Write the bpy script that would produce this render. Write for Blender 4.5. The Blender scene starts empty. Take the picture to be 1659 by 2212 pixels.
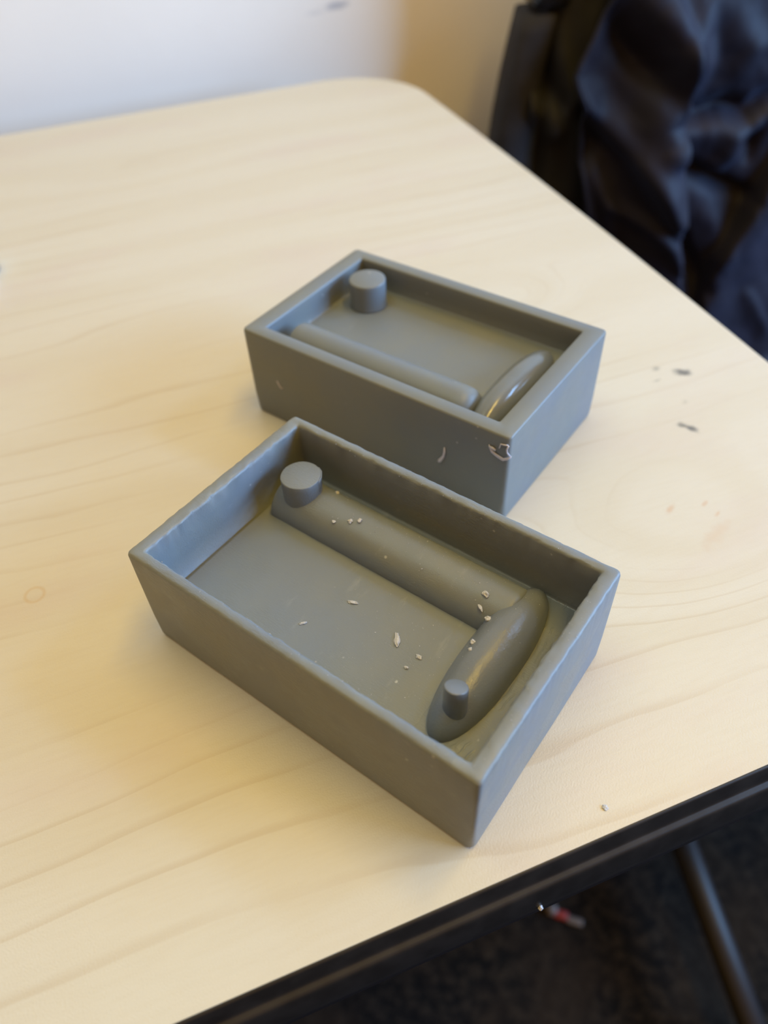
import bpy, bmesh, math, random
from mathutils import Vector, Matrix, noise

S = bpy.context.scene
COL = S.collection
rnd = random.Random(7)
TZ = 0.73                                   # height of the table top above the floor

# ------------------------------------------------------------------ camera
def look(az, el, roll):
    f = Vector((math.sin(az)*math.cos(el), math.cos(az)*math.cos(el), math.sin(el)))
    r = f.cross(Vector((0, 0, 1))).normalized(); u = r.cross(f)
    return (math.cos(roll)*r + math.sin(roll)*u, -math.sin(roll)*r + math.cos(roll)*u, f)
cam = bpy.data.cameras.new('camera'); cam_o = bpy.data.objects.new('camera', cam); COL.objects.link(cam_o)
_r, _u, _f = look(-0.67567, -0.81585, -0.0547)
_m = Matrix((_r, _u, -_f)).transposed().to_4x4(); _m.translation = Vector((0.090525, -0.104369, TZ + 0.207501))
cam_o.matrix_world = _m
cam.sensor_fit = 'HORIZONTAL'; cam.sensor_width = 36.0; cam.lens = 1652.12*36/1659
cam.clip_start = 0.01; cam.clip_end = 50
cam.dof.use_dof = True; cam.dof.focus_distance = 0.222; cam.dof.aperture_fstop = 10.5
S.camera = cam_o

# ------------------------------------------------------------------ light
world = bpy.data.worlds.new('room_light'); S.world = world; world.use_nodes = True
bg = world.node_tree.nodes['Background']; bg.inputs[0].default_value = (1.0, 0.52, 0.14, 1); bg.inputs[1].default_value = 0.55

def area(name, loc, target, sx, sy, power, color):
    l = bpy.data.lights.new(name, 'AREA'); l.shape = 'RECTANGLE'; l.size = sx; l.size_y = sy
    l.energy = power; l.color = color
    o = bpy.data.objects.new(name, l); COL.objects.link(o); o.location = loc
    o.rotation_euler = (Vector(target) - Vector(loc)).to_track_quat('-Z', 'Y').to_euler()
    return o
AZ, EL, D = math.radians(36), math.radians(17), 1.9
WIN = Vector((D*math.cos(EL)*math.cos(AZ), D*math.cos(EL)*math.sin(AZ), TZ + D*math.sin(EL)))
area('window_daylight', WIN, (0, 0.05, TZ + 0.02), 1.3, 0.75, 77, (0.266, 0.554, 1.0))
AZ2, EL2, D2 = math.radians(57), math.radians(41), 2.0
area('window_daylight', (D2*math.cos(EL2)*math.cos(AZ2), D2*math.cos(EL2)*math.sin(AZ2), TZ + D2*math.sin(EL2)), (0, 0.05, TZ + 0.02), 0.4, 0.10, 7.5, (0.27, 0.54, 1.0))
area('ceiling_lamp_light', (-0.5, -0.2, 2.5), (-0.2, 0.1, TZ), 1.2, 0.6, 9.2, (0.80, 1.0, 0.82))
area('ceiling_lamp_light', (0.4, 0.4, 2.5), (0.1, 0.2, TZ), 1.2, 0.15, 19.6, (1.0, 0.67, 0.13))

S.view_settings.view_transform = 'Standard'; S.view_settings.look = 'None'
S.view_settings.gamma = 1.0; S.view_settings.use_curve_mapping = False
S.view_settings.exposure = 0.0

# ------------------------------------------------------------------ helpers
def obj(name, bm, mat, parent=None, smooth=True, kind=None):
    me = bpy.data.meshes.new(name); bm.normal_update(); bm.to_mesh(me); bm.free()
    if mat: me.materials.append(mat)
    if smooth: me.shade_smooth()
    o = bpy.data.objects.new(name, me); COL.objects.link(o)
    if parent: o.parent = parent
    if kind: o['kind'] = kind
    return o
def thing(name, label, cat, loc=(0, 0, 0), rotz=0, group=None):
    o = bpy.data.objects.new(name, None); COL.objects.link(o); o.empty_display_size = 0.02
    o.location = loc; o.rotation_euler = (0, 0, rotz); o['label'] = label; o['category'] = cat
    if group: o['group'] = group
    return o
def tag(o, label, cat, group=None):
    o['label'] = label; o['category'] = cat
    if group: o['group'] = group
    return o
def bevel(bm, w, seg=3, ang=0.5):
    es = [e for e in bm.edges if e.is_boundary is False and e.calc_face_angle(0) > ang]
    bmesh.ops.bevel(bm, geom=es, offset=w, segments=seg, profile=0.5, affect='EDGES')
def box_bm(x0, x1, y0, y1, z0, z1, w=0.0, seg=3):
    bm = bmesh.new(); bmesh.ops.create_cube(bm, size=1)
    for v in bm.verts:
        v.co = Vector((x0 + (v.co.x+.5)*(x1-x0), y0 + (v.co.y+.5)*(y1-y0), z0 + (v.co.z+.5)*(z1-z0)))
    if w: bevel(bm, w, seg)
    return bm
def loft(bm, rings, closed=True, cap0=False, cap1=False):
    rs = [[bm.verts.new(p) for p in r] for r in rings]
    n = len(rings[0])
    for a, b in zip(rs, rs[1:]):
        for i in range(n if closed else n-1):
            j = (i+1) % n
            bm.faces.new((a[i], a[j], b[j], b[i]))
    if cap0: bm.faces.new(list(reversed(rs[0])))
    if cap1: bm.faces.new(rs[-1])
    return rs
def tube_bm(pts, r, n=10, rfun=None):
    bm = bmesh.new(); pts = [Vector(p) for p in pts]; rings = []
    for i, p in enumerate(pts):
        t = (pts[min(i+1, len(pts)-1)] - pts[max(i-1, 0)]).normalized()
        a = t.orthogonal().normalized() if i == 0 else (a - a.dot(t)*t).normalized()
        b = t.cross(a); rr = rfun(i/(len(pts)-1)) if rfun else r
        rings.append([p + rr*(math.cos(2*math.pi*k/n)*a + math.sin(2*math.pi*k/n)*b) for k in range(n)])
    loft(bm, rings, True, True, True)
    return bm
def fbm(p, octs=4):
    return sum(noise.noise(Vector(p)*2**k)/2**k for k in range(octs))
def seg_dist(px, pz, poly):
    """signed distance to an open polyline in the (s, z) plane, and position along it 0..1"""
    best = (1e9, 0, 0); tot = len(poly)-1
    for i in range(tot):
        ax, az = poly[i]; bx, bz = poly[i+1]; dx, dz = bx-ax, bz-az
        t = ((px-ax)*dx + (pz-az)*dz)/(dx*dx+dz*dz)
        tc = min(1, max(0, t)); qx, qz = ax+tc*dx, az+tc*dz
        d = math.hypot(px-qx, pz-qz)
        if d < best[0]:
            best = (d, 1 if dx*(pz-az) - dz*(px-ax) > 0 else -1, (i+tc)/tot)
    return best

# ------------------------------------------------------------------ materials
class NT:
    def __init__(s, name):
        s.m = bpy.data.materials.new(name); s.m.use_nodes = True; s.t = s.m.node_tree
        s.b = s.t.nodes['Principled BSDF']; s.co = s.t.nodes.new('ShaderNodeTexCoord').outputs['Object']
    def n(s, typ, **kw):
        x = s.t.nodes.new(typ)
        for k, v in kw.items():
            if hasattr(x, k): setattr(x, k, v)
        return x
    def link(s, a, b): s.t.links.new(a, b)
    def mapping(s, scale=(1, 1, 1), rot=(0, 0, 0), loc=(0, 0, 0)):
        x = s.n('ShaderNodeMapping'); s.link(s.co, x.inputs['Vector'])
        x.inputs['Scale'].default_value = scale; x.inputs['Rotation'].default_value = rot; x.inputs['Location'].default_value = loc
        return x.outputs[0]
    def noise(s, scale, detail=3, vec=None, rough=0.5, dist=0.0):
        x = s.n('ShaderNodeTexNoise'); x.inputs['Scale'].default_value = scale; x.inputs['Detail'].default_value = detail
        x.inputs['Roughness'].default_value = rough; x.inputs['Distortion'].default_value = dist
        s.link(vec if vec else s.co, x.inputs['Vector']); return x.outputs['Fac']
    def ramp(s, f, a, b, lo=0.0, hi=1.0, smooth=True):
        x = s.n('ShaderNodeMapRange'); x.interpolation_type = 'SMOOTHSTEP' if smooth else 'LINEAR'
        x.inputs['From Min'].default_value = a; x.inputs['From Max'].default_value = b
        x.inputs['To Min'].default_value = lo; x.inputs['To Max'].default_value = hi
        s.link(f, x.inputs['Value']); return x.outputs[0]
    def math(s, op, a, b=0.0):
        x = s.n('ShaderNodeMath'); x.operation = op
        for i, v in enumerate((a, b)):
            if isinstance(v, (int, float)): x.inputs[i].default_value = v
            else: s.link(v, x.inputs[i])
        return x.outputs[0]
    def mix(s, f, a, b, mode='MIX'):
        x = s.n('ShaderNodeMix'); x.data_type = 'RGBA'; x.blend_type = mode
        for i, v in ((0, f), (6, a), (7, b)):
            if isinstance(v, (int, float)): x.inputs[i].default_value = v
            elif isinstance(v, tuple): x.inputs[i].default_value = (*v, 1)
            else: s.link(v, x.inputs[i])
        return x.outputs[2]
    def bump(s, h, strength, dist, normal=None):
        x = s.n('ShaderNodeBump'); x.inputs['Strength'].default_value = strength; x.inputs['Distance'].default_value = dist
        s.link(h, x.inputs['Height'])
        if normal: s.link(normal, x.inputs['Normal'])
        s.link(x.outputs[0], s.b.inputs['Normal']); return x.outputs[0]
    def xyz(s):
        x = s.n('ShaderNodeSeparateXYZ'); s.link(s.co, x.inputs[0]); return x.outputs
    def spot(s, xyz, cx, cy, rx, ry, inner=0.4, wob=None, rot=0.0):
        """1 inside an ellipse on the surface, fading to 0 at its rim"""
        c, sn = math.cos(rot), math.sin(rot)
        dx = s.math('SUBTRACT', xyz[0], cx); dy = s.math('SUBTRACT', xyz[1], cy)
        u = s.math('DIVIDE', s.math('ADD', s.math('MULTIPLY', dx, c), s.math('MULTIPLY', dy, sn)), rx)
        v = s.math('DIVIDE', s.math('SUBTRACT', s.math('MULTIPLY', dy, c), s.math('MULTIPLY', dx, sn)), ry)
        r = s.math('SQRT', s.math('ADD', s.math('MULTIPLY', u, u), s.math('MULTIPLY', v, v)))
        if wob: r = s.math('ADD', r, wob)
        return s.ramp(r, inner, 1.0, 1.0, 0.0)
    def set(s, **kw):
        for k, v in kw.items():
            i = s.b.inputs[k.replace('_', ' ')]
            if isinstance(v, tuple): i.default_value = (*v, 1) if len(v) == 3 and i.type == 'RGBA' else v
            elif isinstance(v, (int, float)): i.default_value = v
            else: s.link(v, i)
        return s

def mat_silicone(name, base, worn):
    t = NT(name); xyz = t.xyz()
    big = t.noise(28, 3, rough=0.55)
    col = t.mix(t.ramp(big, 0.35, 0.7), base, tuple(c*k for c, k in zip(base, (1.12, 1.06, 0.92))))
    # cloudy pale rub marks of the cured surface
    rub = t.noise(160, 4, t.mapping((1, 0.35, 1), (0, 0, 0.5)), 0.65)
    col = t.mix(t.ramp(rub, 0.60, 0.80, 0.0, 0.22 if worn else 0.08), col, (0.40, 0.42, 0.39))
    # tiny pale dots
    vor = t.n('ShaderNodeTexVoronoi'); vor.inputs['Scale'].default_value = 190; t.link(t.co, vor.inputs['Vector'])
    dots = t.ramp(vor.outputs['Distance'], 0.05, 0.13, 1.0, 0.0)
    rare = t.ramp(t.noise(75, 1), 0.60, 0.64)
    dots = t.math('MULTIPLY', dots, rare)
    col = t.mix(t.math('MULTIPLY', dots, 0.5 if worn else 0.35), col, (0.6, 0.62, 0.6))
    t.set(Base_Color=col, Subsurface_Weight=0.40, Subsurface_Radius=(1.0, 0.95, 0.7), Subsurface_Scale=0.0022, IOR=1.42)
    fine = t.noise(2600, 3, rough=0.6)
    if worn:
        streak = t.noise(1500, 4, t.mapping((0.35, 1.3, 1), (0, 0, 0.9)), 0.7)
        mask = t.ramp(t.noise(42, 3), 0.42, 0.62)
        h = t.math('ADD', t.math('MULTIPLY', t.math('MULTIPLY', streak, mask), 1.5), t.math('MULTIPLY', fine, 0.30))
        # the corner by the oval boss stayed wet and shiny, with a few flow lines
        wet = t.math('MULTIPLY', t.ramp(xyz[0], 0.030, 0.044), t.ramp(xyz[2], 0.0185, 0.024, 1.0, 0.0))
        wet = t.math('MULTIPLY', wet, t.math('MULTIPLY', t.ramp(xyz[0], 0.0548, 0.0553, 1.0, 0.0), t.ramp(xyz[1], -0.0338, -0.0333)))
        u = t.math('DIVIDE', t.math('SUBTRACT', xyz[0], 0.0395), 0.0083); v = t.math('DIVIDE', t.math('SUBTRACT', xyz[1], 0.004), 0.0295)
        d = t.math('SQRT', t.math('ADD', t.math('MULTIPLY', u, u), t.math('MULTIPLY', v, v)))
        d = t.math('ADD', d, t.math('MULTIPLY', t.noise(130, 3), 0.55))
        lines = t.math('MULTIPLY', t.ramp(t.math('SINE', t.math('MULTIPLY', d, 34.0)), 0.3, 1.0), t.ramp(t.noise(170, 2), 0.45, 0.6))
        h = t.math('ADD', h, t.math('MULTIPLY', t.math('MULTIPLY', lines, wet), 1.0))
        rough = t.math('SUBTRACT', t.ramp(mask, 0.0, 1.0, 0.42, 0.30), t.math('MULTIPLY', wet, 0.26))
        t.set(Roughness=rough)
        t.bump(h, 0.5, 0.0003)
    else:
        t.set(Roughness=t.ramp(t.noise(50, 3), 0.3, 0.7, 0.36, 0.46))
        t.bump(t.math('ADD', fine, t.math('MULTIPLY', dots, 2.0)), 0.18, 0.00012)
    return t.m

def mat_glossy_silicone(name, base, streaky):
    t = NT(name)
    fine = t.noise(1900 if streaky else 900, 3, t.mapping((1, 0.45, 1)), 0.7)
    col = t.mix(t.ramp(t.noise(60, 3), 0.35, 0.7), base, tuple(c*0.9 for c in base))
    t.set(Base_Color=col, Subsurface_Weight=0.30, Subsurface_Radius=(1.0, 0.95, 0.7), Subsurface_Scale=0.0018, IOR=1.45, Roughness=0.20 if streaky else 0.16)
    t.bump(fine, 0.34 if streaky else 0.12, 0.0003)
    return t.m

def mat_maple():
    t = NT('maple_laminate'); x = t.xyz(); P = math.pi
    # grain runs along x of the table; knots bend it into loops
    warp = t.noise(1.0, 4, t.mapping((2.4, 11, 1)), 0.45)
    warp2 = t.noise(1.0, 3, t.mapping((7, 40, 1)), 0.5)
    ph = t.math('ADD', x[1], t.math('MULTIPLY', warp, 0.075)); ph = t.math('ADD', ph, t.math('MULTIPLY', warp2, 0.006))
    for (cx, cy, rx, ry, am) in ((0.125, 0.005, 0.075, 0.05, 0.075), (0.13, 0.165, 0.055, 0.035, 0.06), (-0.20, 0.36, 0.09, 0.03, 0.035),
                                 (-0.33, 0.20, 0.10, 0.03, 0.03), (-0.02, 0.40, 0.10, 0.035, 0.03)):
        ph = t.math('ADD', ph, t.math('MULTIPLY', t.spot(x, cx, cy, rx, ry, 0.0), am))
    fr = t.math('FRACT', t.math('DIVIDE', ph, 0.0150))          # growth rings: a crisp late edge fading to one side
    line = t.math('MAXIMUM', t.ramp(fr, 0.0, 0.17, 1.0, 0.0), t.ramp(fr, 0.965, 1.0))
    bands2 = t.math('SINE', t.math('MULTIPLY', t.math('ADD', ph, 0.004), 2*P/0.047))
    vary = t.ramp(t.noise(1.0, 2, t.mapping((7, 16, 1), loc=(3, 1, 0))), 0.42, 0.64)
    col = t.mix(t.ramp(bands2, -0.8, 1.0, 0.0, 0.32), (0.524, 0.502, 0.429), (0.485, 0.445, 0.345))
    col = t.mix(t.math('MULTIPLY', line, t.math('MULTIPLY', vary, 0.40)), col, (0.399, 0.327, 0.224))
    pink = t.ramp(t.noise(1.0, 3, t.mapping((9, 24, 1), loc=(1, 5, 0))), 0.52, 0.72, 0.0, 0.40)
    col = t.mix(pink, col, (0.498, 0.437, 0.399))
    fib = t.noise(1.0, 3, t.mapping((90, 700, 1)), 0.6)
    col = t.mix(t.ramp(fib, 0.35, 0.75, 0.0, 0.10), col, (0.407, 0.350, 0.239))
    # knot flecks beside the moulds
    wob = t.math('MULTIPLY', t.math('SUBTRACT', t.noise(260, 3), 0.5), 1.4)
    for (cx, cy, rx, ry, k) in ((0.1205, 0.0125, 0.0042, 0.0017, 0.55), (0.134, 0.010, 0.003, 0.001, 0.5), (0.135, 0.004, 0.0026, 0.0009, 0.5), (0.128, -0.004, 0.012, 0.004, 0.22)):
        col = t.mix(t.math('MULTIPLY', t.spot(x, cx, cy, rx, ry, 0.2, wob, 0.5), k), col, (0.466, 0.302, 0.188))
    # dark scuffs on the right side of the table
    for (px, py, rx, ry, k, rot) in ((0.1745, 0.0795, 0.0055, 0.0032, 0.9, -0.6), (0.166, 0.0865, 0.0035, 0.0022, 0.55, 0.2), (0.161, 0.079, 0.003, 0.0012, 0.35, 0.1),
                                     (0.1545, 0.0475, 0.0062, 0.0024, 0.95, -1.0), (0.163, 0.062, 0.003, 0.0015, 0.2, 0.5)):
        col = t.mix(t.math('MULTIPLY', t.spot(x, px, py, rx, ry, 0.1, wob, rot), k), col, (0.10, 0.10, 0.095))
    # small ring mark left of the front mould
    dx = t.math('SUBTRACT', x[0], -0.1018); dy = t.math('SUBTRACT', x[1], 0.0632)
    rr = t.math('SQRT', t.math('ADD', t.math('MULTIPLY', dx, dx), t.math('MULTIPLY', dy, dy)))
    ring = t.ramp(t.math('ABSOLUTE', t.math('SUBTRACT', rr, 0.0032)), 0.0002, 0.0009, 0.4, 0.0)
    col = t.mix(ring, col, (0.448, 0.311, 0.146))
    t.set(Base_Color=col, Roughness=t.ramp(t.noise(14, 3), 0.3, 0.7, 0.36, 0.44), IOR=1.5)
    t.bump(t.noise(1800, 2, rough=0.45), 0.3, 0.0002)
    return t.m

def mat_plain(name, col, rough, spec=0.5, bump=None, vary=0.0, vscale=40, metal=0.0, coat=0.0):
    t = NT(name)
    c = col
    if vary: c = t.mix(t.ramp(t.noise(vscale, 4), 0.3, 0.7), tuple(k*(1-vary) for k in col), tuple(min(1, k*(1+vary)) for k in col))
    t.set(Base_Color=c, Roughness=rough, Specular_IOR_Level=spec, Metallic=metal, Coat_Weight=coat)
    if bump: t.bump(t.noise(bump[0], 3), bump[1], bump[2])
    return t.m

def mat_wall():
    t = NT('wall_paint'); x = t.xyz()
    col = t.mix(t.ramp(t.noise(9, 4), 0.35, 0.7), (0.79, 0.765, 0.70), (0.82, 0.795, 0.73))
    # grey scuff above the table
    wob = t.math('MULTIPLY', t.math('SUBTRACT', t.noise(90, 3), 0.5), 1.3)
    dx = (t.n('ShaderNodeCombineXYZ'),)
    t.link(x[0], dx[0].inputs[0]); t.link(x[2], dx[0].inputs[1])
    s2 = t.n('ShaderNodeSeparateXYZ'); t.link(dx[0].outputs[0], s2.inputs[0])
    for (cx, cz, rx, rz, k) in ((0.186, TZ+0.034, 0.018, 0.0045, 0.75), (0.165, TZ+0.031, 0.012, 0.003, 0.3)):
        col = t.mix(t.math('MULTIPLY', t.spot(s2.outputs, cx, cz, rx, rz, 0.1, wob), k), col, (0.36, 0.38, 0.42))
    t.set(Base_Color=col, Roughness=0.7)
    t.bump(t.noise(220, 3), 0.12, 0.0006)
    return t.m

def mat_carpet():
    t = NT('carpet'); n1 = t.noise(75, 5, rough=0.75); n2 = t.noise(9, 3)
    col = t.mix(t.ramp(n1, 0.42, 0.66), (0.004, 0.004, 0.004), (0.024, 0.0185, 0.013))
    col = t.mix(t.ramp(n2, 0.4, 0.68, 0, 0.6), col, (0.022, 0.014, 0.008))
    t.set(Base_Color=col, Roughness=0.95, Specular_IOR_Level=0.1); t.bump(n1, 0.6, 0.004)
    return t.m

def mat_cloth(name, a, b, rough, sheen):
    t = NT(name)
    col = t.mix(t.ramp(t.noise(25, 3), 0.35, 0.7), a, b)
    wv = t.noise(1.0, 2, t.mapping((2200, 2200, 500)))
    t.set(Base_Color=col, Roughness=rough, Sheen_Weight=sheen, Sheen_Roughness=0.45, Sheen_Tint=(0.55, 0.65, 1.0), Specular_IOR_Level=0.22)
    t.bump(wv, 0.2, 0.0003)
    return t.m

def mat_wax():
    t = NT('pale_wax_crumb')
    t.set(Base_Color=(0.42, 0.43, 0.45), Roughness=0.35, Subsurface_Weight=0.3, Subsurface_Radius=(1, 1, 1), Subsurface_Scale=0.001)
    t.bump(t.noise(1800, 3), 0.5, 0.0004)
    return t.m

SIL_F = mat_silicone('worn_grey_silicone', (0.158, 0.183, 0.205), True)
SIL_R = mat_silicone('grey_silicone', (0.146, 0.169, 0.186), False)
SIL_FG = mat_glossy_silicone('shiny_worn_grey_silicone', (0.143, 0.164, 0.186), True)
SIL_RG = mat_glossy_silicone('shiny_grey_silicone', (0.143, 0.163, 0.174), False)
MAPLE = mat_maple(); WALL = mat_wall(); CARPET = mat_carpet(); WAX = mat_wax()
BAND = mat_plain('black_edge_rubber', (0.010, 0.0095, 0.009), 0.42, 0.45, (500, 0.1, 0.0003), 0.3, 120)
STEEL = mat_plain('black_painted_steel', (0.008, 0.008, 0.010), 0.30, 0.5, (300, 0.1, 0.0003))
ARM = mat_plain('matt_black_arm', (0.010, 0.010, 0.012), 0.5, 0.4)
PAD = mat_plain('dark_grey_padding', (0.024, 0.023, 0.027), 0.75, 0.3, (900, 0.3, 0.0005), 0.2)
GLOSS = mat_plain('glossy_black_plastic', (0.012, 0.012, 0.014), 0.15, 0.6)
NAVY = mat_cloth('navy_satin_cloth', (0.0105, 0.0100, 0.0185), (0.0135, 0.0125, 0.0235), 0.62, 0.05)
LINING = mat_cloth('black_lining_cloth', (0.016, 0.016, 0.016), (0.022, 0.021, 0.021), 0.75, 0.06)
RED = mat_plain('red_plastic', (0.20, 0.012, 0.012), 0.5)
PALE = mat_plain('pale_grey_plastic', (0.10, 0.085, 0.08), 0.5)

# ------------------------------------------------------------------ room
A = math.radians(57.5)
MV = Vector((math.cos(A), math.sin(A), 0)); NV = Vector((-math.sin(A), math.cos(A), 0))   # along the table, towards the wall
wall = obj('wall_back', box_bm(-3.2, 3.2, 0.577, 0.697, 0, 2.6), WALL, smooth=False, kind='structure'); wall.rotation_euler = (0, 0, A)
bm = bmesh.new(); bmesh.ops.create_grid(bm, x_segments=1, y_segments=1, size=3.4)
bmesh.ops.translate(bm, verts=bm.verts, vec=(0, -2.82, 0))
floor = obj('floor', bm, CARPET, smooth=False, kind='structure'); floor.rotation_euler = (0, 0, A)

# ------------------------------------------------------------------ table
table = thing('table', 'pale maple laminate table with black rubber edge, pushed near the white wall', 'table', (0, 0, 0), A)
def outline(off, r_far=0.062):
    """table outline in table coordinates, grown by off; the right end bows very slightly"""
    pts = []
    x0, x1, y0, y1 = -1.05 - off, 0.2135 + off, -0.0797 - off, 0.5126 + off
    def arc(cx, cy, r, a0, a1, n=14):
        for i in range(n+1):
            a = math.radians(a0 + (a1-a0)*i/n); pts.append((cx + r*math.cos(a), cy + r*math.sin(a)))
    r1 = r_far + off
    arc(x0+r1, y0+r1, r1, 180, 270); arc(x1-r1, y0+r1, r1, 270, 360)
    for i in range(1, 12): pts.append((x1, y0+r1 + (y1-y0-2*r1)*i/12))
    arc(x1-r1, y1-r1, r1, 0, 90); arc(x0+r1, y1-r1, r1, 90, 180)
    return [(x - 0.0045*max(0, (abs(y-0.21)/0.29))**2*(1 if x > 0.05 else 0), y) for x, y in pts]
bm = bmesh.new()
loft(bm, [[(x, y, TZ-0.022) for x, y in outline(0)], [(x, y, TZ) for x, y in outline(0)]], True, True, True)
obj('tabletop', bm, MAPLE, table, smooth=False)
bm = bmesh.new()      # moulded rubber edge: bead at the top, groove, soft nose
prof = [(0.0, -0.0003), (0.0003, -0.0002), (0.0008, -0.0012), (0.0020, -0.0052), (0.0023, -0.0062), (0.0026, -0.0065), (0.0034, -0.0066), (0.0040, -0.0071),
        (0.0044, -0.0082), (0.0052, -0.0115), (0.0056, -0.0150), (0.0055, -0.0185), (0.0046, -0.0212), (0.003, -0.022), (0.0, -0.022)]
FRONT = slice(7, 23)                    # the black edging runs along the front; the other edges are plain maple
loft(bm, [[(x, y, TZ+dz) for x, y in outline(o)[FRONT]] for o, dz in prof], False)
obj('edge_band', bm, BAND, table)
bm = bmesh.new(); prof2 = [(0.0, -0.0002), (0.0006, -0.0004), (0.0011, -0.0012), (0.0013, -0.003), (0.0013, -0.020), (0.0, -0.022)]
loft(bm, [[(x, y, TZ+dz) for x, y in (outline(o)[22:] + outline(o)[:8])] for o, dz in prof2], False)
obj('edge_strip', bm, MAPLE, table)
for (x0, x1, y0, y1) in ((-0.98, 0.15, -0.0815, -0.0575), (-0.98, 0.15, 0.46, 0.485), (-0.98, -0.95, -0.06, 0.47), (0.12, 0.15, -0.06, 0.47)):
    obj('frame_rail', box_bm(x0, x1, y0, y1, TZ-0.042, TZ-0.023, 0.003), STEEL, table)
for x in (-0.80, 0.06):
    obj('leg', box_bm(x-0.03, x+0.03, 0.24, 0.30, 0.04, TZ-0.03, 0.006), STEEL, table)
    obj('foot', box_bm(x-0.025, x+0.025, 0.10, 0.50, 0.0, 0.045, 0.008), STEEL, table)

# ------------------------------------------------------------------ silicone moulds
def rrect(hx, hy, r, ns=100, nc=4):
    pts = []
    for (sx, sy, a0) in ((1, -1, -90), (1, 1, 0), (-1, 1, 90), (-1, -1, 180)):
        for i in range(nc+1):
            a = math.radians(a0 + 90*i/nc); pts.append((sx*(hx-r) + r*math.cos(a), sy*(hy-r) + r*math.sin(a)))
        # side to the next corner
        nx, ny = {(1, -1): (1, 1), (1, 1): (-1, 1), (-1, 1): (-1, -1), (-1, -1): (1, -1)}[(sx, sy)]
        a = math.radians(a0 + 90); p = pts[-1]
        q = (nx*(hx-r) + r*math.cos(a), ny*(hy-r) + r*math.sin(a))
        for i in range(1, ns): pts.append((p[0] + (q[0]-p[0])*i/ns, p[1] + (q[1]-p[1])*i/ns))
    return pts
def tray_bm(L, W, H, tx, ty, zf, rag, seed, ro=0.0012, groove=False):
    hx, hy = L/2, W/2; b = 0.0007 + 0.0002*(rag > 0)
    R = []
    def ring(px, py, r, z, amp=0.0, k=0):
        out = []
        for (x, y) in rrect(px, py, r):
            j = amp*fbm((x*420 + seed, y*420 + k*2, k*1.1), 3); jz = amp*0.8*fbm((x*200, y*200 + seed + 9, k), 3)
            low = rag*0.22*fbm((x*45 + seed, y*45, z*40), 2)
            m = max(abs(x)/px, abs(y)/py)
            fx, fy = (1 if abs(x)/px > 0.97 else 0)*math.copysign(1, x), (1 if abs(y)/py > 0.97 else 0)*math.copysign(1, y)
            out.append((x + fx*(j+low), y + fy*(j+low), z + jz))
        R.append(out)
    ring(hx-0.0012, hy-0.0012, ro, 0); ring(hx-0.0003, hy-0.0003, ro+0.001, 0.0004); ring(hx, hy, ro+0.001, 0.0016)
    for f in (0.25, 0.5, 0.75): ring(hx, hy, ro, H*f, 0.0)
    ring(hx, hy, ro, H-b*1.4, rag*0.25, 1); ring(hx-b*0.3, hy-b*0.3, ro, H-b*0.35, rag*0.4, 2); ring(hx-b, hy-b, ro, H, rag*0.4, 3)
    ix, iy = hx-tx, hy-ty
    ring(hx-tx*0.5, hy-ty*0.5, ro, H+0.0001, rag*0.35, 4)
    ring(ix+b*0.9, iy+b*0.9, 0.0008, H, rag*0.8, 5); ring(ix+b*0.3, iy+b*0.3, 0.0007, H-b*0.3, rag*1.0, 6); ring(ix, iy, 0.0006, H-b*1.2, rag*0.6, 7)
    for f in (0.3, 0.6): ring(ix, iy, 0.0006, H + (zf-H)*f)
    ring(ix, iy, 0.0006, zf+0.0006); ring(ix-0.0002, iy-0.0002, 0.0006, zf+0.0002); ring(ix-0.0009, iy-0.0005, 0.0006, zf); ring(ix-0.0010, iy-0.0007, 0.0006, zf); ring(ix-0.0016, iy-0.0014, 0.0006, zf); ring(ix-0.003, iy-0.003, 0.0006, zf)
    if groove:            # the floor stops short of the left wall there
        for k in (-6, -5, -4): R[k] = [(x, y, zf-0.003) if x < -ix+0.0015 else (x, y, z) for x, y, z in R[k]]
    bm = bmesh.new(); loft(bm, R, True, True, True)
    return bm
def half_rod_bm(x0, x1, yc, zf, r, bev0, bev1, wob=0.0, seed=0):
    n = 28; xs = []
    for i in range(5): a = math.pi/2*i/4; xs.append((x0 + bev0*(1-math.sin(a)), r - bev0*(1-math.sin(math.pi/2*i/4 + 0)) if False else r - bev0 + bev0*math.sin(a)))
    xs = [(x0 + bev0*(1-math.cos(math.pi/2*i/4)), r - bev0 + bev0*math.sin(math.pi/2*i/4)) for i in range(5)]
    m = 40
    xs += [(x0+bev0 + (x1-bev1-x0-bev0)*i/m, r) for i in range(1, m)]
    xs += [(x1 - bev1*(1-math.cos(math.pi/2*i/4)), r - bev1 + bev1*math.sin(math.pi/2*i/4)) for i in range(4, -1, -1)]
    rings = []
    for x, rr in xs:
        ring = []
        for k in range(n+1):
            a = math.pi*k/n; y, z = math.cos(a), math.sin(a)
            w = wob*fbm((x*180 + seed, y*3, z*3), 3)
            ring.append((x, yc + (rr+w)*y, zf + (rr+w)*z))
        ring += [(x, yc-rr, zf-0.004), (x, yc+rr, zf-0.004)]
        rings.append(ring)
    bm = bmesh.new(); loft(bm, rings, True, True, True); bmesh.ops.recalc_face_normals(bm, faces=bm.faces)
    return bm
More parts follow.
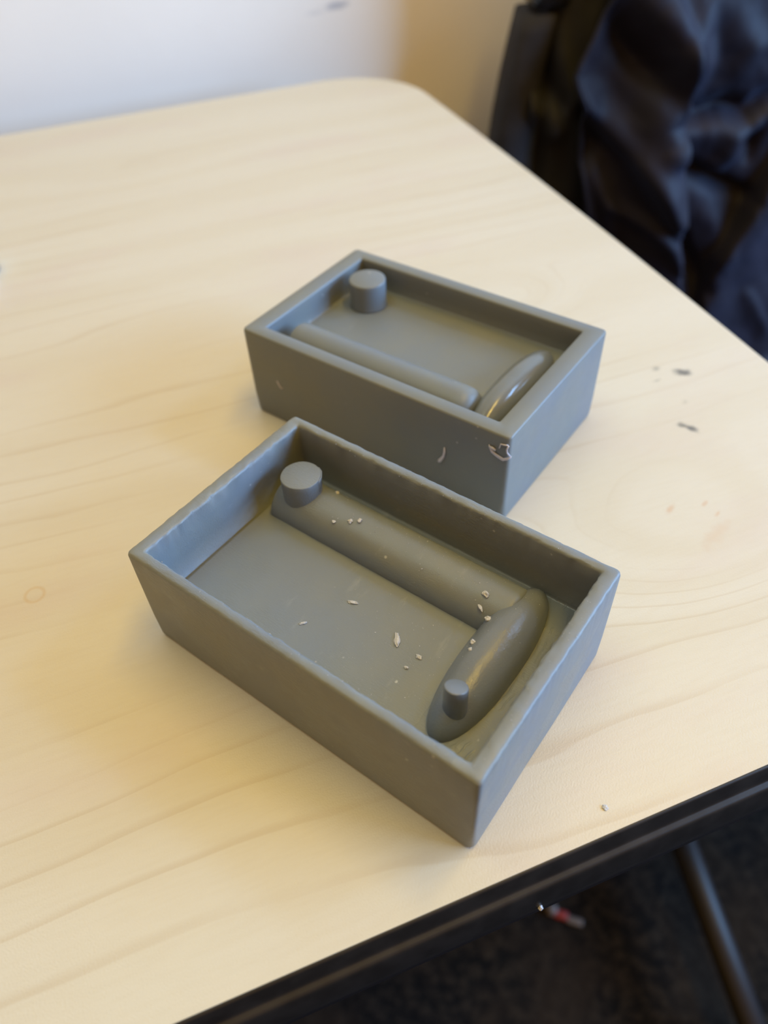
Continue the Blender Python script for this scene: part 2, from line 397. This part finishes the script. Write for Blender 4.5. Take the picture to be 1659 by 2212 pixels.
def oval_bm(cx, cy, zf, rx, ry, rz, wob=0.0, seed=0, p=2.0):
    bm = bmesh.new(); nu, nv = 40, 18; rings = []
    for j in range(nv+1):
        el = -0.25 + (math.pi/2+0.25)*j/nv
        ring = []
        for i in range(nu):
            a = 2*math.pi*i/nu; c, s_ = math.cos(a), math.sin(a)
            x, y, z = math.cos(el)*c, math.cos(el)*s_, math.sin(el)
            w = 1 + wob*fbm((x*2+seed, y*5, z*2), 3)
            y = math.copysign(abs(y)**(2/p), y)
            ring.append((cx + rx*x*w, cy + ry*y, zf + rz*z*w))
        rings.append(ring)
    loft(bm, rings[:-1], True, True, True)
    return bm
def post_bm(cx, cy, z0, z1, r, bev=0.0005, tilt=(0, 0), wob=0.0, seed=0, flare=0.0, taper=0.0):
    n = 40; H = z1-z0; rings = []
    pr = [(0, r+flare), (0.0008, r+flare*0.35), (0.0018, r)] + [(H*f, r*(1-taper*f)) for f in (0.35, 0.5, 0.65, 0.8)] + \
         [(H-bev, r*(1-taper)), (H-bev*0.3, r*(1-taper)-bev*0.3), (H, r*(1-taper)-bev)]
    for h, rr in pr:
        ring = []
        for i in range(n):
            a = 2*math.pi*i/n; w = wob*fbm((math.cos(a)*1.6+seed, math.sin(a)*1.6, h*300), 3)
            x, y = (rr+w)*math.cos(a), (rr+w)*math.sin(a); f = (h/H)**3
            ring.append((cx+x, cy+y, z0 + h + f*(tilt[0]*x + tilt[1]*y)))
        rings.append(ring)
    bm = bmesh.new(); loft(bm, rings, True, True, True); return bm

# front mould
front = thing('silicone_mould', 'grey silicone mould with ragged rim in front, long rod crossed by a pinned oval inside', 'mould', (0, 0, TZ))
ZF = 0.0195
obj('tray', tray_bm(0.120, 0.0748, 0.0409, 0.0046, 0.0036, ZF, 0.00045, 3, groove=True), SIL_F, front)
obj('half_round_rod', half_rod_bm(-0.0512, 0.0385, 0.0205, ZF, 0.0095, 0.0009, 0.002, 0.00012, 2), SIL_F, front)
obj('oval_boss', oval_bm(0.0395, 0.0040, ZF, 0.0083, 0.0295, 0.0103, 0.012, 4, 2.5), SIL_FG, front)
post = obj('round_post', post_bm(-0.0432, 0.0200, ZF+0.004, 0.0352, 0.0066, 0.0003, (0, 0), 0.00018, 5, 0.0), SIL_F, front)
obj('small_pin', post_bm(0.0406, -0.0168, ZF+0.003, 0.0360, 0.0034, 0.0004, (0.15, -0.45), 0.00012, 8, 0.0, 0.06), SIL_FG, front)
bm = bmesh.new()      # thin flash left standing on the post's right side
c0 = Vector((-0.0432, 0.0200, 0)); fl = []
for i in range(9):
    a = math.radians(10 + 62*i/8); d = Vector((math.cos(a), math.sin(a), 0)); hgt = 0.0012*math.sin(math.pi*i/8)**0.6*(0.6 + 0.5*noise.noise(Vector((i*1.7, 0, 0))))
    fl.append([c0 + d*0.0062 + Vector((0, 0, 0.0345)), c0 + d*(0.00655 + hgt*0.75) + Vector((0, 0, 0.0351 + hgt*0.2)), c0 + d*(0.0066 + hgt*0.15) + Vector((0, 0, 0.0330)), c0 + d*0.00665 + Vector((0, 0, 0.0300)), c0 + d*0.0060 + Vector((0, 0, 0.0285))])
loft(bm, fl, True, True, True); obj('flash', bm, SIL_FG, front)
# rear mould
RX, RY, RYAW = -0.053147, 0.104193, 0.013184
rear = thing('silicone_mould', 'grey silicone mould with smooth thick rim behind, tall post, rod and oval inside', 'mould', (RX, RY, TZ), RYAW)
ZR = 0.029
obj('tray', tray_bm(0.1196, 0.0746, 0.0406, 0.0076, 0.0060, ZR, 0.0, 11, 0.0016), SIL_R, rear)
obj('half_round_rod', half_rod_bm(-0.0462, 0.0372, -0.0205, ZR, 0.0088, 0.0015, 0.0055), SIL_R, rear)
obj('oval_boss', oval_bm(0.0428, -0.0035, ZR, 0.0078, 0.0290, 0.0095, 0, 0, 2.3), SIL_RG, rear)
obj('round_post', post_bm(-0.0398, 0.0185, ZR, 0.0410, 0.0077, 0.0006, flare=0.0004), SIL_R, rear)
def strip_bm(pts, w, up, th=0.0003):
    bm = bmesh.new(); rings = []
    up = Vector(up)
    for i, p in enumerate(pts):
        p = Vector(p); ww = w*(0.55 + 0.45*math.sin(math.pi*(i+0.6)/(len(pts)+0.2)))*(1 + 0.3*noise.noise(Vector((i*1.3, 2, 0))))
        o = Vector((0, -th, 0))
        rings.append([p - up*ww, p + up*ww, p + up*ww + o, p - up*ww + o])
    loft(bm, rings, True, True, True); return bm
FILM = mat_plain('thin_pale_silicone_film', (0.50, 0.48, 0.52), 0.35, 0.5)
yf = -0.0374
obj('peeling_flash', strip_bm([(0.0522, yf, 0.0345), (0.0535, yf-0.0004, 0.0328), (0.0550, yf-0.0002, 0.0318), (0.0566, yf, 0.0311), (0.0580, yf-0.0002, 0.0310), (0.0597, yf-0.0002, 0.0322), (0.0606, yf+0.0004, 0.0330)], 0.0007, (0.1, 0, 1)), FILM, rear)
obj('peeling_flash', strip_bm([(0.0526, yf-0.0003, 0.0342), (0.0540, yf-0.0006, 0.0344), (0.0550, yf-0.0003, 0.0338)], 0.0005, (0.2, 0, 1)), FILM, rear)
obj('peeling_flash', tube_bm([(0.0562, yf-0.0002, 0.0352), (0.0566, yf-0.0002, 0.0372), (0.0578, yf-0.0002, 0.0374), (0.0592, yf-0.0001, 0.0377)], 0.0003, 6), FILM, rear)
obj('peeling_flash', tube_bm([(0.0594, yf-0.0001, 0.0376), (0.0590, yf-0.0003, 0.0360), (0.0592, yf-0.0003, 0.0346), (0.0602, yf, 0.0334)], 0.0003, 6), FILM, rear)
obj('curled_flash', tube_bm([(0.0347, yf, 0.0247), (0.0349, yf-0.0003, 0.0228), (0.0344, yf-0.0003, 0.0203), (0.0333, yf-0.0002, 0.0182), (0.0326, yf, 0.0172)], 0.00045, 6, lambda f: 0.0003+0.0005*f), FILM, rear)
obj('smear', strip_bm([(-0.0450, yf+0.0001, 0.0212), (-0.0440, yf+0.0001, 0.0195), (-0.0432, yf+0.0001, 0.0183), (-0.0420, yf+0.0001, 0.0188)], 0.0004, (0.5, 0, 0.7), 0.0002), FILM, rear)

# ------------------------------------------------------------------ wax crumbs
def crumb(loc, size, label, seed, rot=0.0, group='pale wax crumbs'):
    bm = bmesh.new(); bmesh.ops.create_icosphere(bm, subdivisions=4, radius=1)
    for v in bm.verts:
        k = 0.92 + 0.5*fbm((v.co.x*1.1 + seed*3.7, v.co.y*1.1, v.co.z*1.1), 3)
        v.co = Vector((v.co.x*size[0]*k, v.co.y*size[1]*k, max(-0.35, v.co.z)*size[2]*k))
    o = obj('wax_crumb', bm, WAX); o.location = (loc[0], loc[1], TZ + loc[2]); o.rotation_euler = (0, 0, rot)
    return tag(o, label, 'crumb', group)
crumb((0.0136, -0.0056, 0.0197), (0.0027, 0.0009, 0.0006), 'largest pale wax crumb, an elongated flake on the front mould floor', 1, -0.96)
crumb((0.0220, -0.0066, 0.0197), (0.0010, 0.0008, 0.0005), 'pale wax crumb on the front mould floor, just right of the largest flake', 2)
crumb((0.0211, -0.0115, 0.0197), (0.0007, 0.0005, 0.0004), 'tiny pale wax crumb below the largest flake on the front mould floor', 3)
crumb((-0.0055, -0.0022, 0.0197), (0.0016, 0.0006, 0.0004), 'thin pale wax crumb alone in the middle of the front mould floor', 4, 0.4)
crumb((-0.0129, -0.0167, 0.0197), (0.0013, 0.0004, 0.0003), 'faint pale wax sliver on the left part of the front mould floor', 5, 0.8)
crumb((-0.0211, 0.0176, 0.0288), (0.0009, 0.0008, 0.0006), 'left one of two bright wax crumbs side by side on the long rod', 6)
crumb((-0.0185, 0.0191, 0.0292), (0.0006, 0.0009, 0.0006), 'right one of two bright wax crumbs side by side on the long rod', 7)
crumb((-0.0261, 0.0154, 0.0276), (0.0008, 0.0007, 0.0002), 'flat dull wax crumb on the long rod between the post and two bright crumbs', 8)
crumb((-0.0336, 0.0262, 0.0272), (0.0008, 0.0006, 0.0008), 'pale wax crumb on the back of the long rod near the post', 9)
crumb((0.0290, 0.0172, 0.0287), (0.0011, 0.0009, 0.0008), 'round pale wax crumb at top of the rod near the oval boss', 10)
crumb((0.0294, 0.0139, 0.0265), (0.0017, 0.0005, 0.0004), 'narrow pale wax crumb on the rod just below a round crumb', 11, -0.7)
crumb((0.0336, 0.0115, 0.0266), (0.0011, 0.0009, 0.0009), 'pale wax crumb in the corner where rod meets oval boss', 12)
crumb((0.0346, 0.0019, 0.0276), (0.0010, 0.0009, 0.0008), 'upper one of two pale wax crumbs on the oval boss edge', 13)
crumb((0.0354, -0.0008, 0.0281), (0.0007, 0.0007, 0.0006), 'lower one of two pale wax crumbs on the oval boss edge', 14)
crumb((0.0829, -0.0065, 0.0002), (0.0009, 0.0007, 0.0002), 'faint pale wax crumb on the bare table right of the front mould', 16)
def specks():
    """tiny pale flakes added as glints on the rod, the oval boss, the floor and the rim of the front mould"""
    r = random.Random(21); bm = bmesh.new()
    def speck(p, k):
        q = [Vector((r.uniform(-1, 1), r.uniform(-1, 1), r.uniform(-.2, .7)))*k for _ in range(4)]
        v = [bm.verts.new(Vector(p) + a) for a in q]
        for f in ((0, 1, 2), (0, 2, 3), (0, 3, 1), (1, 3, 2)): bm.faces.new([v[i] for i in f])
    for _ in range(330):
        x = -0.036 + 0.068*r.random()**0.75; a = math.radians(r.gauss(82, 24)); a = min(2.9, max(0.15, a))
        speck((x, 0.0205 + 0.0096*math.cos(a), ZF + 0.0096*math.sin(a)), r.uniform(0.00006, 0.00017) if r.random() < .93 else 0.0003)
    for _ in range(260):
        x, y = r.gauss(0.017, 0.012), r.gauss(-0.004, 0.012)
        if -0.05 < x < 0.031 and -0.032 < y < 0.010: speck((x, y, ZF), r.uniform(0.00006, 0.00016) if r.random() < .92 else 0.00028)
    for _ in range(90):
        a, t = math.radians(r.gauss(85, 22)), r.uniform(-0.8, 0.8); k = math.sqrt(1-t*t)
        speck((0.0395 + 0.0084*k*math.cos(a), 0.004 + 0.0295*abs(t)**0.8*math.copysign(1, t), ZF + 0.0104*k*math.sin(a)), r.uniform(0.00006, 0.00015))
    for _ in range(70):
        speck((r.uniform(-0.054, 0.057), r.choice((-0.0345, 0.0345)) + r.gauss(0, 0.0008), 0.0410), r.uniform(0.0001, 0.00025))
    for _ in range(40):
        speck((0.0575 + r.gauss(0, 0.001), r.uniform(-0.034, 0.034), 0.0410), r.uniform(0.0001, 0.00022))
    obj('glint_specks', bm, WAX, front, smooth=False, kind='stuff')  # added pale flakes imitate the sparkle of the mould surface
specks()
def place_tab(m, n): v = MV*m + NV*n; return (v.x, v.y)
_e = place_tab(0.0146, -0.0855)

# ------------------------------------------------------------------ chair beside the table
P0 = Vector((-0.2510, 0.5370, 0)); SV = Vector((0.722, 0.692, 0)).normalized(); DV = Vector((0.692, -0.722, 0)).normalized()
chair = thing('chair', 'dark padded swivel chair beside the table, backrest against the wall under a jacket', 'chair', P0, math.atan2(SV.y, SV.x))
# chair coordinates: x along the backrest, -y towards the sitter, z up
def post_curve(f):      # side frame of the backrest, seen beside the jacket
    z = TZ - 0.30 + 0.332*f
    return Vector((0.0035 - 0.0155*math.sin(math.pi*min(1, max(0, (f-0.15)/0.95))) + 0.012*f*f, -0.004, z))
for k in (0, 1):
    bm = bmesh.new(); rings = []
    for i in range(25):
        c = post_curve(i/24); w, dth = 0.0165, 0.02
        if k: c.x = 0.46 - c.x
        rings.append([(c.x + w*math.copysign(abs(math.cos(a))**0.6, math.cos(a)), c.y + dth*math.copysign(abs(math.sin(a))**0.6, math.sin(a)), c.z) for a in [2*math.pi*q/16 for q in range(16)]])
    loft(bm, rings, True, True, True); obj('side_frame', bm, PAD, chair)
    c = post_curve(1.0); cx = 0.46 - c.x if k else c.x
    bm = box_bm(cx-0.010, cx+0.022, -0.026, 0.018, TZ+0.034, TZ+0.085, 0.008, 4); obj('frame_cap', bm, GLOSS, chair)
obj('backrest', box_bm(0.022, 0.438, -0.004, 0.018, TZ-0.26, TZ+0.10, 0.012, 4), PAD, chair)
obj('seat', box_bm(0.0, 0.46, -0.47, -0.02, TZ-0.43, TZ-0.365, 0.025, 5), PAD, chair)
obj('back_bracket', box_bm(0.20, 0.26, -0.03, 0.03, TZ-0.42, TZ-0.2, 0.008), STEEL, chair)
obj('column', tube_bm([(0.135, -0.27, 0.07), (0.135, -0.27, 0.24), (0.18, -0.27, 0.40)], 0.028, 16), STEEL, chair)
for k in range(5):
    a = -math.pi/2 + k*2*math.pi/5; d = Vector((math.cos(a), math.sin(a), 0)); c = Vector((0.133, -0.27, 0.075))
    arm = obj('base_arm', tube_bm([c + d*0.02, c + d*0.18 - Vector((0, 0, 0.003)), c + d*0.36 - Vector((0, 0, 0.008))], 0.014, 12, lambda f: 0.0155 - 0.003*f), ARM, chair)
    e = c + d*0.35; t = d.cross(Vector((0, 0, 1)))
    for sgn in (-1, 1):
        obj('caster', tube_bm([Vector((e.x, e.y, 0.026)) + t*sgn*0.008, Vector((e.x, e.y, 0.026)) + t*sgn*0.020], 0.026, 18), GLOSS, arm)

# ------------------------------------------------------------------ jacket draped over the backrest
F = {
'v_top': [(0.0539, 0.0364), (0.0669, 0.0171), (0.0884, -0.0025), (0.1125, -0.0217)],
'r_top': [(0.0759, 0.0489), (0.1004, 0.0294), (0.118, 0.0093), (0.1254, -0.0039)],
'edge_main': [(0.0988, 0.0487), (0.1176, 0.0202), (0.1255, -0.001), (0.1265, -0.038), (0.1378, -0.0963), (0.1544, -0.1735), (0.1751, -0.2412), (0.19, -0.32)],
'r_body': [(0.1125, -0.0217), (0.1066, -0.0472), (0.1168, -0.0773), (0.1325, -0.1136)],
'edge_low': [(0.0319, -0.0075), (0.0498, -0.0333), (0.091, -0.0717), (0.1191, -0.1034), (0.1441, -0.1389)],
'v_low': [(0.0496, -0.0425), (0.058, -0.0622), (0.0503, -0.0798)],
'arc1': [(0.0796, -0.1158), (0.1147, -0.1341), (0.1401, -0.154), (0.158, -0.1801)],
'arc2': [(0.0619, -0.0859), (0.0721, -0.1043), (0.0834, -0.1367)],
'arc2b': [(0.0963, -0.0805), (0.1195, -0.1052), (0.1379, -0.1289)],
'rv1': [(0.1307, -0.0476), (0.1531, -0.0479), (0.1725, -0.0432), (0.1936, -0.0497), (0.2075, -0.0399), (0.24, -0.03)],
'rr1': [(0.1322, -0.0605), (0.1594, -0.058), (0.1838, -0.0633), (0.2119, -0.0528), (0.24, -0.045)],
'rv2': [(0.1331, -0.0787), (0.1542, -0.0909), (0.182, -0.1057), (0.2164, -0.1207)],
'rr2': [(0.1859, -0.07), (0.1864, -0.0835), (0.1784, -0.093)],
'diag': [(0.2338, -0.0842), (0.2297, -0.1047), (0.219, -0.1406), (0.2032, -0.1787), (0.1986, -0.2123), (0.21, -0.30)],
'rv3': [(0.147, -0.1354), (0.1659, -0.1646), (0.1999, -0.2168)],
'rr3': [(0.1671, -0.1187), (0.1903, -0.1474), (0.2026, -0.1766)],
'rr4': [(0.1305, 0.0338), (0.1316, 0.0124), (0.1417, -0.0065), (0.1398, -0.0239)],
'rr5': [(0.1586, 0.0293), (0.1769, 0.0022), (0.1711, -0.0219)],
'rv4': [(0.2107, -0.0591), (0.2042, -0.0716), (0.2069, -0.0853)],
'line': [(0.2507, -0.2271), (0.2894, -0.2789)],
}
HEM = [(0.0780, 0.125), (0.0700, 0.10), (0.0652, 0.0715), (0.054, 0.0441), (0.0444, 0.02), (0.0318, -0.0068), (0.0465, -0.033), (0.0512, -0.0798), (0.0628, -0.1252), (0.08, -0.25), (0.085, -0.45)]
# (name, height, width on the left, width on the right): a smooth fold, sharp where one width is small
FOLDS = [('v_top', -0.012, 0.010, 0.010), ('r_top', 0.013, 0.016, 0.012), ('edge_main', 0.030, 0.0028, 0.045), ('r_body', 0.012, 0.018, 0.02),
         ('edge_low', 0.013, 0.014, 0.005), ('v_low', -0.009, 0.006, 0.008), ('arc1', 0.009, 0.007, 0.004), ('arc2', 0.009, 0.010, 0.006), ('arc2b', 0.008, 0.010, 0.006),
         ('rv1', -0.016, 0.010, 0.007), ('rr1', 0.010, 0.010, 0.016), ('rv2', -0.015, 0.005, 0.008), ('rr2', 0.008, 0.008, 0.012),
         ('diag', 0.022, 0.040, 0.004), ('rv3', -0.012, 0.006, 0.008), ('rr3', 0.009, 0.012, 0.012), ('rr4', 0.011, 0.009, 0.014), ('rr5', 0.012, 0.016, 0.018), ('rv4', -0.010, 0.007, 0.007), ('line', 0.005, 0.004, 0.008)]
def fold_h(s, z):
    h = 0.0
    for name, amp, wl, wr in FOLDS:
        d, side, t = seg_dist(s, z, F[name])
        w = wl if side > 0 else wr
        if d > 3.2*max(wl, wr): continue
        h += amp*math.exp(-(d/w)**2*0.9)*(0.55 + 0.45*math.sin(math.pi*min(1, max(0, t)) ) if 0 < t < 1 else 0.55*1.0)
    h += 0.006*fbm((s*16, z*11, 2.0), 2) + 0.0009*fbm((s*60 + z*25, z*45, 5.0), 3)
    return h
def hem_s(z):
    for (sa, za), (sb, zb) in zip(HEM, HEM[1:]):
        if zb <= z <= za: return sa + (sb-sa)*(za-z)/(za-zb)
    return HEM[0][0] if z > HEM[0][1] else HEM[-1][0]
jacket = thing('jacket', 'crumpled navy blue jacket draped over the chair back right of the table', 'jacket', P0, math.atan2(SV.y, SV.x))
def settle(q):          # below the backrest the cloth turns out over the seat
    if q > -0.31: return 0.0, q
    u = -0.31 - q
    return u*1.2*(1 - math.exp(-u/0.03)), -0.31 - 0.045*(1 - math.exp(-u/0.045))
def cloth(name, mat, s_left, s_right, z_lo, z_top, base, hfun, ns, nz, wrap=True, thick=0.0015):
    bm = bmesh.new(); rows = []
    zs = [z_lo + (z_top-z_lo)*i/nz for i in range(nz+1)]
    path = [('f', z) for z in zs]
    if wrap: path += [('t', a) for a in [math.pi*i/10 for i in range(1, 11)]] + [('b', z_top - 0.30*i/20) for i in range(1, 21)]
    for kind, q in path:
        row = []
        for i in range(ns+1):
            z = q if kind != 't' else z_top
            sl = s_left(min(z, z_top)) if kind != 'b' else s_left(z_top)
            s = sl + (s_right-sl)*i/ns
            if kind == 'f': h = base + hfun(s, q); dh, z2 = settle(q); row.append((s, -(h + dh), TZ+z2))
            else:
                R = (base + hfun(s, z_top) + 0.026)/2; c = -(base + hfun(s, z_top)) + R
                if kind == 't': row.append((s, c - R*math.cos(q), TZ + z_top + 0.6*R*math.sin(q)))
                else: row.append((s, c + R + 0.002*math.sin(s*60), TZ+q))
        rows.append(row)
    loft(bm, rows, False)
    o = obj(name, bm, mat, jacket)
    md = o.modifiers.new('thickness', 'SOLIDIFY'); md.thickness = thick; md.offset = 0
    return o
def body_h(s, z):
    e = s - hem_s(z)
    return fold_h(s, z) + 0.006*math.exp(-(e/0.010)**2)
cloth('body', NAVY, hem_s, 0.47, -0.50, 0.125, 0.040, body_h, 180, 200)
hem_pts = []
for i in range(61):
    z = 0.12 - 0.5*i/60; s = hem_s(z); dh, z2 = settle(z); hem_pts.append((s, -(0.041 + body_h(s, z) + dh), TZ+z2))
obj('hem', tube_bm(hem_pts, 0.0021, 8), NAVY, jacket)
LF = [([(0.008, 0.0239), (0.0178, -0.0043), (0.0337, -0.0365)], -0.008, 0.006, 0.006), ([(0.007, -0.0358), (0.0214, -0.0448), (0.0297, -0.0566)], 0.010, 0.012, 0.010), ([(0.0140, 0.0394), (0.0242, 0.0067), (0.0434, -0.0326)], 0.007, 0.009, 0.010)]
def lin_h(s, z):
    h = 0.004*fbm((s*30, z*18, 9), 2)
    for poly, amp, wl, wr in LF:
        d, side, t = seg_dist(s, z, poly); w = wl if side > 0 else wr; h += amp*math.exp(-(d/w)**2)
    return h - 0.010*math.exp(-((s-0.020)/0.006)**2)
cloth('lining', LINING, lambda z: 0.005, 0.13, -0.35, 0.115, 0.020, lin_h, 50, 130, wrap=False)

# ------------------------------------------------------------------ small things
scrap = thing('scrap', 'small red and pale plastic scrap lying on the dark carpet under the table', 'scrap', (0.071, 0.198, 0.0), math.radians(20)); scrap.scale = (0.7, 0.7, 0.7)
bm = bmesh.new(); bmesh.ops.create_icosphere(bm, subdivisions=3, radius=0.010); bmesh.ops.scale(bm, verts=bm.verts, vec=(1, 1, 0.8)); bmesh.ops.translate(bm, verts=bm.verts, vec=(-0.018, 0.004, 0.008)); obj('round_end', bm, PALE, scrap)
obj('red_middle', box_bm(-0.014, 0.008, -0.006, 0.007, 0.0, 0.011, 0.003), RED, scrap)
bm = box_bm(0.006, 0.032, -0.008, 0.004, 0.0, 0.007, 0.003); obj('flat_end', bm, PALE, scrap)
BEAD = mat_plain('shiny_metal', (0.8, 0.85, 0.9), 0.15, 0.5, metal=1.0)
bm = bmesh.new(); rings = []
for z, r in ((0.0, 0.010), (0.001, 0.0115), (0.006, 0.0118), (0.010, 0.0105), (0.0125, 0.0075), (0.0135, 0.003)):
    rings.append([(r*math.cos(2*math.pi*k/28), r*math.sin(2*math.pi*k/28), z) for k in range(28)])
loft(bm, rings, True, True, True); o = obj('metal_stud', bm, BEAD); o.location = (-0.3215, 0.0668, TZ)
tag(o, 'small shiny metal stud on the table, cut by the left edge of the photo', 'stud')
o = crumb((_e[0], _e[1], -0.0160), (0.0008, 0.0007, 0.0006), 'white crumb stuck on the black table edge at bottom right', 15, group=None)
